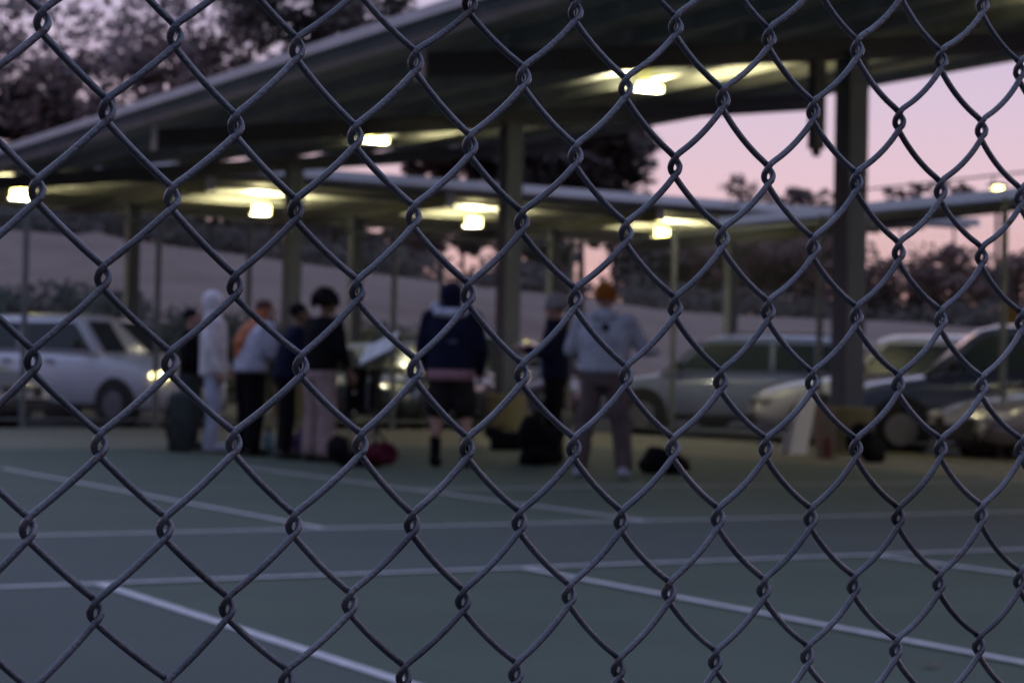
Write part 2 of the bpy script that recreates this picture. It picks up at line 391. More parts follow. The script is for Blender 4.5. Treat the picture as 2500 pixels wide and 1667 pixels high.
# street lamp over the right canopy
p = at(2435, 463, 60)
t = thing('street_lamp', 'small bright street lamp above the right hand canopy', 'street lamp', (p.x, p.y, gz))
bm = bmesh.new(); tube(bm, [(0, 0, 0), (0, 0, p.z-gz+.1)], [.09, .05], 8); obj('pole', bm, m_dsteel, t)
bm = bmesh.new(); box(bm, (0, 0, p.z-gz+.14), (.5, .35, .1), bev=.02); obj('lamp_head', bm, m_dsteel, t)
bm = bmesh.new(); box(bm, (0, 0, p.z-gz), (.24, .24, .18), bev=.03); obj('diffuser', bm, m_lamp, t)

# electrical cabinet on the near column (hangs on its left side)
t = thing('electrical_box', 'dark electrical box with conduits hung beside the top of the big column', 'electrical box', (15.7, 18.93, 0))
cpos = on_ray(1876, 260, y=18.93)
bm = bmesh.new(); box(bm, (cpos.x-15.7, 0, 4.30), (.17, .14, 1.15), bev=.01); obj('cabinet', bm, m_dsteel, t)
bm = bmesh.new(); tube(bm, [(cpos.x-15.7, 0, 3.72), (cpos.x-15.7, 0, 3.64)], [.06, .05], 8); obj('conduit', bm, m_dsteel, t)
bm = bmesh.new(); box(bm, ((cpos.x-15.7)*.5, 0, 4.5), (abs(cpos.x-15.7), .04, .06)); obj('bracket', bm, m_dsteel, t)

# ------------------------------------------------------------------ far court fence
m_galv_far = mat('far_fence_galvanised', (.17, .19, .20), .6, metal=.2, var=.1)
ff = thing('court_fence', 'tall far chain link fence of posts and thin mesh in front of the parked cars', 'fence')
H2 = 3.05
posts = [(17.0, y) for y in (10.5, 14.0, 17.6, 21.1, 24.6)] + [(17.0, 27.6)] + [(x, 27.6) for x in (13.75, 11.3, 9.87, 7.9, 4.9, 1.9, -1.1)]
me = None
for x, y in posts:
    if me is None:
        bm = bmesh.new(); tube(bm, [(0, 0, gz), (0, 0, H2+.05), (0, 0, H2+.12)], [.045, .045, .02], 10); me = bpy.data.meshes.new('fence_post'); bm.to_mesh(me); bm.free(); me.materials.append(m_galv_far)
    o = link('fence_post', me, None, ff); o.location = (x, y, 0)
for a, b in (((17.0, 8.0), (17.0, 27.6)), ((17.0, 27.6), (-1.1, 27.6))):
    for z in (.12, H2):
        bm = bmesh.new(); tube(bm, [(*a, z), (*b, z)], .022, 6); obj('fence_rail', bm, m_galv_far, ff)
    a3, b3 = Vector((*a, 0)), Vector((*b, 0)); L = (b3-a3).length; d = (b3-a3)/L; bm = bmesh.new(); st = .11
    for sgn in (1, -1):
        k = -H2
        while k < L:
            s0, z0, s1, z1 = k, .1, k+H2-.1, H2
            if s0 < 0: z0 += -s0; s0 = 0
            if s1 > L: z1 -= s1-L; s1 = L
            if sgn < 0: z0, z1 = H2+.1-z0, H2+.1-z1
            tube(bm, [a3+d*s0+Vector((0, 0, z0)), a3+d*s1+Vector((0, 0, z1))], .0022, 3, False)
            k += st
    obj('fence_mesh', bm, m_galv_far, ff, kind='stuff')

# ------------------------------------------------------------------ cars
m_tyre = mat('tyre_rubber', (.018, .018, .02), .85); m_rimm = mat('wheel_alloy', (.30, .30, .33), .4, metal=.6)
m_black = mat('black_trim', (.015, .015, .017), .5); m_lens = mat('headlamp_glass', (.7, .7, .68), .06); m_tail = mat('tail_glass', (.25, .02, .02), .2)
def glass(name, c, r=.12):
    m = mat(name, c, r, spec=.35); return m
m_glass = glass('car_glass', (.03, .055, .065)); m_glass2 = glass('car_windscreen', (.03, .04, .05), .08)
m_glint = emat('headlamp_glint', (1, .85, .35), 7)  # added glow: stands in for a bright glint at the white SUV's nose
def paint(name, c, metal=.0): 
    m = mat(name, c, .28, metal=metal, var=.04, scale=2); m.node_tree.nodes['Principled BSDF'].inputs['Coat Weight'].default_value = 1.0; return m
def lerp_tab(tab, x):
    if x <= tab[0][0]: return tab[0][1]
    for (x0, y0_), (x1, y1_) in zip(tab, tab[1:]):
        if x <= x1: return y0_+(y1_-y0_)*(x-x0)/(x1-x0)
    return tab[-1][1]
def car(label, loc, rz, pm, kind='suv', L=4.7, Wd=1.88, Ht=1.72, name='parked_car', glowy=None, cat='car', rails=False, lit=0):
    """local +X is forward; origin on the ground at the middle"""
    t = thing(name, label, cat, loc, rz, 'cars parked beyond the court'); h = L/2; w = Wd/2
    if kind == 'suv':
        hood = .98*Ht/1.7; belt = 1.08*Ht/1.7; ws0, ws1, rt, rb = h-1.22, h-1.95, -h+.42, -h+.10
    elif kind == 'tall':
        hood = 1.12; belt = 1.20; ws0, ws1, rt, rb = h-1.30, h-1.95, -h+.30, -h+.08
    elif kind == 'pickup':
        hood = 1.08; belt = 1.12; ws0, ws1, rt, rb = h-1.35, h-2.05, -.75, -.95
    else:
        hood = .86; belt = .94; ws0, ws1, rt, rb = h-1.25, h-2.15, -h+1.25, -h+.55
    top = [(-h, belt-.22), (-h+.08, belt-.02), (rb, belt), (0, belt), (ws0, hood+.04), (h-.55, hood-.06), (h-.15, hood-.20), (h-.02, hood-.36), (h, hood-.45)]
    wid = [(-h, w*.80), (-h+.12, w*.93), (-h+.5, w), (h-.8, w), (h-.3, w*.93), (h-.08, w*.80), (h, w*.70)]
    bot = [(-h, .42), (-h+.2, .30), (h-.25, .24), (h, .34)]
    bm = bmesh.new(); R = []
    xs = sorted({-h, -h+.05, -h+.12, -h+.3, -h+.6, -1.2, -.5, 0, .5, ws0, h-.95, h-.7, h-.45, h-.3, h-.18, h-.08, h-.03, h})
    for x in xs:
        zt, ww, zb = lerp_tab(top, x), lerp_tab(wid, x), lerp_tab(bot, x); zm = zb+(zt-zb)*.55
        prof = [(ww*.0, zb), (ww*.88, zb), (ww*.985, zb+.12), (ww, zm), (ww*.985, zt-.16), (ww*.93, zt-.065), (ww*.78, zt-.01), (0, zt+.05)]
        ring = [bm.verts.new((x, y, z)) for y, z in prof] + [bm.verts.new((x, -y, z)) for y, z in prof[-2:0:-1]]
        R.append(ring)
    n = len(R[0])
    for i in range(len(R)-1):
        for k in range(n): bm.faces.new((R[i][k], R[i][(k+1) % n], R[i+1][(k+1) % n], R[i+1][k]))
    bm.faces.new(R[0][::-1]); bm.faces.new(R[-1]); bmesh.ops.recalc_face_normals(bm, faces=bm.faces[:])
    obj('body', bm, pm, t, True)
    # greenhouse
    wb, wt = w*.92, w*.74
    roof = [(rb, belt), (rt, Ht-.07), (rt+.5, Ht-.015), (-.1, Ht), (ws1-.25, Ht-.03), (ws1, Ht-.09), (ws0, hood+.03)]
    def half_w(z): return wb+(wt-wb)*(z-belt+.06)/(Ht-belt+.06)
    bm = bmesh.new(); R = []
    for x in [rb, rb+.12*(1 if rt > rb else 1), (rb+rt)/2, rt, rt+.25, rt+.5, (rt+ws1)/2, ws1-.25, ws1, (ws1*2+ws0)/3, (ws1+2*ws0)/3, ws0]:
        zt = lerp_tab(roof, x); zb = belt-.10; hw = half_w(zt)
        prof = [(0, zb), (wb+.0, zb), (half_w(belt+(zt-belt)*.5), belt+(zt-belt)*.5), (hw, max(zt-.08, zb+.02)), (hw*.86, zt), (0, zt+.05)]
        R.append([bm.verts.new((x, y, z)) for y, z in prof]+[bm.verts.new((x, -y, z)) for y, z in prof[-2:0:-1]])
    n = len(R[0])
    for i in range(len(R)-1):
        for k in range(n): bm.faces.new((R[i][k], R[i][(k+1) % n], R[i+1][(k+1) % n], R[i+1][k]))
    bm.faces.new(R[0][::-1]); bm.faces.new(R[-1]); bmesh.ops.recalc_face_normals(bm, faces=bm.faces[:])
    obj('roof', bm, pm, t, True)
    def pane(name, pts3, m=m_glass):
        bm = bmesh.new(); bm.faces.new([bm.verts.new(p) for p in pts3]); obj(name, bm, m, t)
    zt = Ht-.13; zb2 = belt+.03
    def fx(z): return ws0+(ws1-ws0)*(z-hood)/(Ht-.09-hood)-.10     # A pillar line
    def bx(z): return rb+(rt-rb)*(z-belt)/(Ht-.07-belt)+.12
    mid = (fx(zt)+bx(zt))/2 + .05; q = (mid+bx(zt))/2-.15
    segs = [(mid+.04, None), (q+.04, mid-.04), (None, q-.04)] if kind != 'pickup' else [((fx(zt)+bx(zt))/2+.04, None), (None, (fx(zt)+bx(zt))/2-.04)]
    for s in (1, -1):
        for a, b in segs:
            lo0, hi0 = (a, a) if a is not None else (bx(zb2), bx(zt)); lo1, hi1 = (b, b) if b is not None else (fx(zb2), fx(zt))
            if lo1-lo0 < .15: continue
            pane('side_window', [(lo0, s*(half_w(zb2)+.012), zb2), (lo1, s*(half_w(zb2)+.012), zb2), (hi1, s*(half_w(zt)+.012), zt), (hi0, s*(half_w(zt)+.012), zt)])
        # wheels
        for xw in (h-.92, -h+.98):
            R0 = .345 if kind != 'pickup' else .39
            bm = bmesh.new(); tube(bm, [(xw, s*(w-.22), R0+.02), (xw, s*(w+.004), R0+.02)], R0+.075, 24); obj('wheel_arch', bm, m_black, t)
            bm = bmesh.new(); tube(bm, [(xw, s*(w-.2), R0), (xw, s*(w-.01), R0), (xw, s*(w+.02), R0)], [R0, R0, R0-.03], 24); ty = obj('wheel', bm, m_tyre, t, True)
            bm = bmesh.new(); tube(bm, [(xw, s*(w+.018), R0), (xw, s*(w+.026), R0)], [.21, .20], 20); tube(bm, [(xw, s*(w+.02), R0), (xw, s*(w+.036), R0)], .05, 10)
            for k in range(5):
                a = 2*pi*k/5; box(bm, (xw+.11*cos(a), s*(w+.03), R0+.11*sin(a)), (.05, .012, .05))
            obj('rim', bm, m_rimm, ty)
        # mirror, handles
        bm = bmesh.new(); ell(bm, (ws0-.33, s*(w+.10), belt+.10), (.07, .12, .085), 2); box(bm, (ws0-.33, s*(w-.01), belt+.04), (.06, .12, .04)); obj('wing_mirror', bm, m_black, t, True)
        for xh in (.25, -.75): bm = bmesh.new(); box(bm, (xh-.15, s*(w+.01), belt-.16), (.18, .03, .03)); obj('door_handle', bm, m_black, t)
        # lights
        bm = bmesh.new(); ell(bm, (h-.20, s*(w*.74), hood-.30), (.17, .17, .075), 2, Matrix.Rotation(-s*.55, 3, 'Z')); obj('headlight', bm, m_glint if lit == s else m_lens, t, True)
        bm = bmesh.new(); ell(bm, (-h+.10, s*(w*.80), belt-.20), (.10, .13, .12), 2); obj('tail_light', bm, m_tail, t, True)
        bm = bmesh.new(); tube(bm, [(h-.10, s*w*.66, .44), (h-.005, s*w*.66, .44)], .06, 10); obj('fog_light', bm, m_lens, t)
        if rails:
            bm = bmesh.new(); tube(bm, [(rt+.3, s*wt*.9, Ht-.02), (rt+.4, s*wt*.9, Ht+.05), (ws1-.5, s*wt*.9, Ht+.05), (ws1-.4, s*wt*.9, Ht-.02)], .018, 6); obj('roof_rail', bm, m_rimm, t)
        bm = bmesh.new(); box(bm, (0, s*(w*.965), .30), (L-2.75, .06, .10)); obj('sill', bm, m_black, t)
    yb, yt = wb*.86, wt*.84
    d = Vector((ws0-ws1, 0, hood-(Ht-.09))).normalized(); nn = Vector((-d.z, 0, d.x))*.022
    pane('windscreen', [Vector((ws0-.03, yb, hood+.06))+nn, Vector((ws0-.03, -yb, hood+.06))+nn, Vector((ws1+.05, -yt, Ht-.12))+nn, Vector((ws1+.05, yt, Ht-.12))+nn], m_glass2)
    pane('rear_window', [Vector((rb-.02, -yb, belt+.12)), Vector((rb-.02, yb, belt+.12)), Vector((rt-.05, yt, Ht-.16)), Vector((rt-.05, -yt, Ht-.16))])
    bm = bmesh.new(); box(bm, (h-.045, 0, hood-.40), (.12, w*1.0, .16), bev=.02); obj('grille', bm, m_black, t)
    bm = bmesh.new(); box(bm, (h-.02, 0, .33), (.10, w*1.25, .12), bev=.02); obj('bumper_intake', bm, m_black, t)
    bm = bmesh.new(); box(bm, (h+.02, 0, .52), (.02, .36, .12)); obj('number_plate', bm, m_white, t)
    return t
pw_ = paint('paint_white', (.78, .79, .88)); ps = paint('paint_silver', (.42, .42, .46), .3); pgb = paint('paint_grey_blue', (.36, .43, .68), .0)
pdk = paint('paint_dark', (.08, .11, .22), .0); pteal = paint('paint_dark_teal', (.035, .055, .065), .2); pwarm = paint('paint_champagne', (.27, .25, .30), .0)
pred = paint('paint_red', (.16, .03, .035)); psb = paint('paint_pale_blue', (.28, .31, .36), .2)
def place(px, dep, a):   # centre of a car and its heading
    p = at(px, 900, dep); d = heading(a); return (p.x, p.y, gz), atan2(d.y, d.x)
def car_at(label, px, dep, a, *args, **k): l, r = place(px, dep, a); return car(label, l, r, *args, **k)
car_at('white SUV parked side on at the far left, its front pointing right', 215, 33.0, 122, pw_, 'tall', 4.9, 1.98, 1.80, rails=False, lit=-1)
car_at('silver car at the far left edge with its nose in front of the white SUV', -235, 29.8, 112, ps, 'suv', 4.4, 1.85, 1.66)
car_at('pale sedan behind the music stand, windscreen catching light', 900, 37.5, 168, psb, 'sedan', 4.6, 1.82, 1.48)
car_at('dark sedan standing between the navy hoodie and the group at left', 1010, 34.0, 200, pteal, 'sedan', 4.6, 1.82, 1.46)
car_at('dark SUV behind the middle column footing', 1190, 38.5, 190, pteal, 'suv', 4.6, 1.9, 1.70)
car_at('dark red car between the middle column and the person in black', 1330, 41.5, 185, pred, 'suv', 4.5, 1.85, 1.66)
car_at('grey blue SUV seen side on right of the orange beanie', 1790, 33.6, -80, pgb, 'suv', 4.75, 1.92, 1.68, rails=True)
car_at('white car with dark grille parked left of the big column', 2215, 30.3, -86, pw_, 'suv', 4.75, 1.88, 1.66)
car_at('white hatchback roof showing behind the grey blue SUV', 1900, 39.0, -85, pw_, 'suv', 4.4, 1.85, 1.72)
car_at('dark blue SUV right of the big column with large wing mirror', 2470, 26.0, -82, pdk, 'suv', 4.8, 1.95, 1.72)
car_at('champagne sedan cut off by the right edge of the view', 2745, 24.4, -106, pwarm, 'sedan', 4.7, 1.85, 1.48)

# ------------------------------------------------------------------ people
def cloth(name, c, var=.12): return mat(name, c, .95, var=var+.1, scale=9, bump=.5, bscale=25, spec=.15)
m_skin = mat('skin_light', (.40, .24, .19), .6); m_skin2 = mat('skin_brown', (.20, .11, .08), .6)
m_hair_b = cloth('hair_black', (.012, .010, .012)); m_hair_o = mat('hair_orange', (.42, .115, .03), .6, var=.25, scale=20); m_hair_br = cloth('hair_brown', (.06, .03, .02))
m_eye = mat('eye', (.02, .02, .02), .2)
def hand(bm, wr, d, side, curl=.5):
    """palm, four unequal curled fingers and a thumb added to the body solid"""
    d = Vector(d).normalized(); n = Vector((side, 0, 0)); n = (n-d*n.dot(d)).normalized(); q = d.cross(n)
    palm = wr+d*.05; cap(bm, wr+d*.015, wr+d*.085, .026, .034, 8)
    for i, (off, ln) in enumerate(((-.030, .070), (-.010, .080), (.010, .075), (.030, .058))):
        b = wr+d*.085+q*off; m1 = b+(d*.9-n*curl*.5).normalized()*ln*.5; e = m1+(d*.6-n*curl).normalized()*ln*.5
        cap(bm, b, m1, .0105, .0095, 6); cap(bm, m1, e, .0095, .0085, 6)
    b = wr+d*.035-q*.028; e = b+(d*.55-q*.7-n*.3).normalized()*.05; cap(bm, b, e, .013, .011, 6); cap(bm, e, e+(d-n*.3).normalized()*.028, .011, .009, 6)
def person(label, pos, a, ht=1.70, skin=m_skin, top=None, trousers=None, shoes=None, hair=None, arms=None, legs=None, lean=(0, 0), head=(0, 0),
           top_hem=.86, baggy=1.0, shorts=False, hood=None, hairstyle='short', beanie=None, sleeve=1.0, extras=None, socks=None, sleeve_end=1.0, bulk=1.0, hem=None, jacket_open=False):
    """local +Y is where the person faces, +X their right hand side"""
    d = heading(a); rz = atan2(d.y, d.x)-pi/2
    t = thing('person', label, 'person', (pos.x, pos.y, pos.z), rz)
    s = ht/1.70; t.scale = (s, s, s)
    lx, ly = lean
    arms = arms or {}; legs = legs or {}
    Vv = Vector
    def torso(z): k = max(0, z-.92)/.5; return Vv((lx*k, ly*k, z))
    neck = torso(1.44); hd = torso(1.575)+Vv((head[0], head[1]+.012, 0))
    sh = {1: torso(1.38)+Vv((.185*bulk, 0, 0)), -1: torso(1.38)+Vv((-.185*bulk, 0, 0))}
    el, wr = {}, {}
    for sd in (1, -1):
        e, w_ = arms.get(sd, ((.06*sd, -.03, -.28), (.02*sd, .08, -.24)))
        el[sd] = sh[sd]+Vv(e); wr[sd] = el[sd]+Vv(w_)
    hip = {1: Vv((.088, 0, .90)), -1: Vv((-.088, 0, .90))}
    kn, an = {}, {}
    for sd in (1, -1):
        k_, a_ = legs.get(sd, ((.03*sd, .02, -.43), (.01*sd, -.03, -.39)))
        kn[sd] = hip[sd]+Vv(k_); an[sd] = kn[sd]+Vv(a_); an[sd].z = .085
    # body
    bm = bmesh.new()
    loft(bm, [(torso(.84), .12, .09), (torso(.92), .155, .105), (torso(1.04), .13, .09), (torso(1.2), .15, .105), (torso(1.32), .165, .10), (torso(1.40), .13, .075), (torso(1.45), .06, .06)], 14)
    cap(bm, torso(1.42), hd-Vv((0, .015, .06)), .058, .052)
    ell(bm, hd+Vv((0, -.01, .025)), (.078, .098, .098)); ell(bm, hd+Vv((0, .025, -.045)), (.058, .066, .065))
    cap(bm, hd+Vv((0, .088, .015)), hd+Vv((0, .108, -.02)), .012, .016, 8)
    ell(bm, hd+Vv((0, .083, -.055)), (.026, .014, .009), 1)
    for sd in (1, -1):
        ell(bm, hd+Vv((sd*.08, -.005, -.005)), (.012, .022, .032), 1)
        cap(bm, sh[sd]-Vv((sd*.03, 0, .01)), el[sd], .046, .040); cap(bm, el[sd], wr[sd], .040, .027); hand(bm, wr[sd], wr[sd]-el[sd], sd)
        cap(bm, hip[sd], kn[sd], .085, .056); cap(bm, kn[sd]+Vv((0, -.012, -.02)), kn[sd].lerp(an[sd], .4)+Vv((0, -.018, 0)), .053, .054); cap(bm, kn[sd].lerp(an[sd], .4)+Vv((0, -.015, 0)), an[sd], .052, .036)
        cap(bm, an[sd]-Vv((0, .02, .03)), an[sd]+Vv((0, .13, -.05)), .04, .03)
    solid('body', bm, skin, t, .0095, 1)
    for sd in (1, -1):
        bm = bmesh.new(); ell(bm, hd+Vv((sd*.031, .086, .012)), (.011, .008, .008), 1); obj('eye', bm, m_eye, t, True)
    # top
    if top:
        bm = bmesh.new(); b = bulk
        loft(bm, [(torso(top_hem), .185*b, .135*b), (torso(top_hem+.03), .205*b, .15*b), (torso(1.02), .20*b, .145*b), (torso(1.2), .215*b, .15*b), (torso(1.33), .215*b, .135*b), (torso(1.41), .16*b, .10*b), (torso(1.455), .085, .078)], 16)
        for sd in (1, -1):
            r_ = .074*b; cap(bm, sh[sd]-Vv((sd*.004, 0, .004)), el[sd], r_, .060*b)
            e = el[sd].lerp(wr[sd], sleeve_end); cap(bm, el[sd], e, .060*b, .045*b)
        solid('hoodie', bm, top, t, .014, 3)
    if hem:
        bm = bmesh.new(); loft(bm, [(torso(top_hem-.08), .19*bulk, .14*bulk), (torso(top_hem-.07), .2*bulk, .15*bulk), (torso(top_hem+.02), .198*bulk, .146*bulk)], 20); obj('shirt_hem', bm, hem, t, True)
    if hood:                                    # hood up over the head
        mh, up = hood
        bm = bmesh.new()
        if up:
            ell(bm, hd+Vv((0, -.03, .02)), (.112, .125, .128)); cap(bm, hd+Vv((0, -.03, -.03)), torso(1.42)+Vv((0, -.02, 0)), .088, .105)
        else:
            ell(bm, torso(1.43)+Vv((0, -.075, .0)), (.125, .075, .075)); cap(bm, torso(1.44)+Vv((.09, -.03, 0)), torso(1.44)+Vv((.05, .07, -.03)), .04, .03); cap(bm, torso(1.44)+Vv((-.09, -.03, 0)), torso(1.44)+Vv((-.05, .07, -.03)), .04, .03)
        solid('hood', bm, mh, t, .012, 2)
    if hair:
        bm = bmesh.new(); ell(bm, hd+Vv((0, -.028, .045)), (.092, .102, .09))
        if hairstyle == 'curly':
            rnd = random.Random(3)
            for _ in range(60):
                u = Vv((rnd.gauss(0, 1), rnd.gauss(0, 1)-.3, abs(rnd.gauss(0, 1))*.9-.2)).normalized(); ell(bm, hd+Vv((0, -.03, .03))+Vv((u.x*.115, u.y*.125, u.z*.125)), (.036, .036, .036), 1)
        if hairstyle == 'long':
            b2 = bmesh.new(); loft(b2, [(hd+Vv((0, -.03, .04)), .085, .08), (hd+Vv((0, -.075, -.06)), .095, .06), (hd+Vv((-.03, -.16, -.2)), .16, .12), (hd+Vv((-.04, -.23, -.34)), .15, .11), (hd+Vv((-.05, -.27, -.52)), .09, .06)], 12); solid('long_hair', b2, m_hair_o, t, .010, 1)
        if hairstyle == 'bun': ell(bm, hd+Vv((0, -.12, .06)), (.05, .05, .05))
        solid('hair', bm, hair, t, .010, 1)
    if beanie:
        bm = bmesh.new(); loft(bm, [(hd+Vv((0, -.012, .02)), .092, .112), (hd+Vv((0, -.012, .06)), .096, .115), (hd+Vv((0, -.015, .11)), .085, .10), (hd+Vv((0, -.02, .15)), .05, .06), (hd+Vv((0, -.02, .165)), .01, .012)], 18); bz = obj('beanie', bm, beanie, t, True)
        bm = bmesh.new(); loft(bm, [(hd+Vv((0, -.012, .0)), .097, .117), (hd+Vv((0, -.012, .008)), .101, .121), (hd+Vv((0, -.012, .05)), .101, .121), (hd+Vv((0, -.012, .058)), .097, .117)], 18); obj('cuff', bm, beanie, bz, True)
    if trousers:
        bm = bmesh.new(); g = baggy
        loft(bm, [(Vv((0, 0, .80)), .15*g, .12*g), (Vv((0, 0, .88)), .175*g, .135*g), (Vv((0, 0, .97)), .165, .12)], 14)
        for sd in (1, -1):
            if shorts: cap(bm, hip[sd]-Vv((0, 0, .02)), hip[sd].lerp(kn[sd], .80), .108*g, .105*g)
            else: cap(bm, hip[sd]-Vv((0, 0, .02)), kn[sd], .102*g, .080*g); cap(bm, kn[sd], an[sd]+Vv((0, 0, .03)), .080*g, .072*g)
        solid('shorts' if shorts else 'trousers', bm, trousers, t, .013, 2)
    for sd in (1, -1):
        if socks: bm = bmesh.new(); cap(bm, an[sd]+Vv((0, -.003, .18)), an[sd], .053, .046); obj('sock', bm, socks, t, True)
        bm = bmesh.new(); f = an[sd]; cap(bm, f+Vv((0, -.035, -.03)), f+Vv((0, .15, -.042)), .050, .042, 12); cap(bm, f+Vv((0, -.03, .0)), f+Vv((0, .05, -.02)), .05, .045, 12)
        for v in bm.verts: v.co.z = max(v.co.z, .0)
        obj('shoe', bm, shoes or m_black, t, True)
    if extras: extras(t, dict(hd=hd, sh=sh, el=el, wr=wr, hip=hip, kn=kn, an=an, torso=torso))
    return t
c_lilac = cloth('cotton_white', (.72, .70, .76)); c_paleblue = cloth('denim_pale', (.44, .48, .62)); c_shirt = cloth('cotton_greyblue', (.44, .45, .56))
c_blk = cloth('cloth_black', (.006, .006, .008)); c_navy = cloth('cloth_navy', (.011, .013, .036)); c_khaki = cloth('cotton_pinkish', (.33, .25, .25))
c_mauve = cloth('cotton_mauve', (.11, .085, .088)); c_hoodie = cloth('fleece_blue_grey', (.36, .39, .47)); c_grn = cloth('cloth_grey_green', (.045, .055, .055))
c_orange = cloth('knit_orange', (.22, .075, .012)); c_pink = cloth('cotton_pink', (.30, .17, .20)); c_white = cloth('fleece_white', (.50, .52, .66)); c_dkbrown = cloth('cloth_charcoal', (.022, .020, .020))

person('person in black at the far left of the group, half hidden by the white hoodie', gnd(462, 1096), 95, 1.56, m_skin, c_blk, c_grn, hair=m_hair_b, hairstyle='short', baggy=1.18, arms={1: ((.05, .02, -.28), (0, .18, -.12)), -1: ((-.05, .03, -.28), (0, .16, -.12))})
person('person with white hood up and pale trousers, facing right', gnd(516, 1102), 82, 1.73, m_skin, c_lilac, c_paleblue, c_white, hood=(c_lilac, True), arms={1: ((.03, -.04, -.28), (0, .08, -.24)), -1: ((-.03, 0, -.28), (0, .14, -.2))}, top_hem=.80, baggy=1.02)
person('person with long orange hair, grey blue shirt and black trousers', gnd(606, 1112), 58, 1.63, m_skin, c_shirt, c_blk, hair=mat('hair_dark_red', (.07, .018, .012), .6, var=.2), hairstyle='long', lean=(0, .10), head=(0, .03), arms={1: ((.05, .05, -.27), (-.02, .22, -.02)), -1: ((-.05, .06, -.27), (.02, .2, -.02))}, bulk=1.22, baggy=1.28, top_hem=.90)
person('person in dark navy leaning in behind the curly haired one', gnd(694, 1120), 75, 1.58, m_skin2, c_navy, c_blk, hair=m_hair_b, lean=(0, .10), arms={1: ((.03, .08, -.26), (0, .2, .02)), -1: ((-.03, .1, -.26), (0, .2, 0))}, baggy=1.0, bulk=1.05)
person('person with curly black hair, black top and pinkish trousers', gnd(776, 1127), 50, 1.68, m_skin2, c_blk, c_khaki, hair=m_hair_b, hairstyle='curly', lean=(0, .05), arms={1: ((.08, .02, -.27), (-.02, .12, -.22)), -1: ((-.07, .04, -.27), (.05, .2, -.06))}, sleeve_end=.6, bulk=1.08, baggy=1.22, top_hem=.90)
def nav_extra(t, J):
    bm = bmesh.new(); ell(bm, J['torso'](1.42)+Vector((0, -.09, .0)), (.175, .075, .055)); ell(bm, J['torso'](1.45)+Vector((-.15, -.04, .03)), (.05, .06, .05)); ell(bm, J['torso'](1.45)+Vector((.15, -.04, .03)), (.05, .06, .05)); solid('hood_lining', bm, c_white, t, .012, 2)
    bm = bmesh.new(); box(bm, J['torso'](1.14)+Vector((.03, -.165, .02)), (.10, .006, .035)); obj('back_print', bm, cloth('print_grey', (.10, .11, .16)), t)
person('person in navy hoodie and dark shorts seen from behind, white hood lining', gnd(1096, 1140), 8, 1.76, m_skin, c_navy, c_dkbrown, c_blk, hair=None, hood=(c_navy, True), shorts=True, socks=c_blk, hem=c_pink, bulk=1.14, baggy=1.15,
       arms={1: ((.07, .02, -.28), (-.03, .14, -.2)), -1: ((-.07, .02, -.28), (.03, .14, -.2))}, extras=nav_extra, top_hem=.88, legs={1: ((.06, .02, -.43), (.02, -.04, -.39)), -1: ((-.03, .0, -.43), (-.01, -.02, -.39))})
def scarf(t, J):
    bm = bmesh.new(); loft(bm, [(J['torso'](1.37), .12, .11), (J['torso'](1.41), .13, .12), (J['torso'](1.47), .10, .10)], 14); obj('scarf', bm, c_blk, t, True)
person('person all in black with light cap, facing left beside the orange beanie', gnd(1352, 1132), -80, 1.70, m_skin, c_navy, c_blk, hair=m_hair_br, arms={1: ((.04, .04, -.27), (0, .2, .02)), -1: ((-.04, .06, -.27), (0, .2, .04))}, bulk=1.0, extras=scarf, beanie=cloth('cap_grey', (.25, .25, .28)))
def pack_strap(t, J):
    bm = bmesh.new(); ell(bm, J['torso'](1.33)+Vector((.03, -.155, .0)), (.035, .014, .04)); obj('hood_opening', bm, c_blk, t, True)
person('person in orange beanie and grey blue hoodie seen from behind, wide mauve trousers', gnd(1470, 1166), 12, 1.70, m_skin, c_hoodie, c_mauve, c_hoodie, beanie=c_orange, hood=(c_hoodie, False), bulk=1.14, baggy=1.12, top_hem=.92, extras=pack_strap,
       arms={1: ((.14, .05, -.24), (.05, .20, -.01)), -1: ((-.10, .04, -.25), (.0, .22, -.04))}, legs={1: ((.07, .02, -.43), (.04, -.04, -.39)), -1: ((-.08, .01, -.43), (-.04, -.02, -.39))})

# ------------------------------------------------------------------ bags, stand, case and small things
def bag(label, px, py, w, h, d, m, cat='bag', seed=1, rz=0, straps=True, name='backpack'):
    p = gnd(px, py); t = thing(name, label, cat, (p.x, p.y, p.z), rz+atan2(RH.y, RH.x)); rnd = random.Random(seed)
    bm = bmesh.new(); ell(bm, (0, 0, h*.48), (w/2, d/2, h*.5), 3)
    for v in bm.verts:
        v.co.z = max(v.co.z, 0); v.co += Vector((v.co.x, v.co.y, v.co.z-h*.4))*(.9*noise.noise(v.co*5+Vector((seed*3., 0, 0)))); v.co.z = max(v.co.z, .0)
    obj('bag_body', bm, m, t, True)
    bm = bmesh.new(); ell(bm, (0, -d*.42, h*.28), (w*.3, d*.16, h*.22), 2)
    obj('front_pocket', bm, m, t, True)
    if straps:
        for sx in (-1, 1):
            bm = bmesh.new(); tube(bm, [(sx*w*.2, d*.3, h*.85), (sx*w*.25, d*.55, h*.6), (sx*w*.25, d*.5, h*.2)], .016, 6); obj('strap', bm, m, t, True)
    bm = bmesh.new(); tube(bm, [(-.05, 0, h*.93), (0, 0, h*1.04), (.05, 0, h*.93)], .012, 6); obj('handle', bm, m, t, True)
    return t
c_bagblk = cloth('nylon_black', (.006, .006, .008)); c_maroon = cloth('nylon_maroon', (.055, .005, .014)); c_purple = cloth('nylon_purple', (.16, .10, .20))
bag('black bag lying flat right of the orange beanie', 1630, 1156, .50, .21, .34, c_bagblk, seed=2)
bag('black peaked backpack on the ground behind the navy hoodie', 1225, 1098, .50, .27, .3, c_bagblk, seed=3)
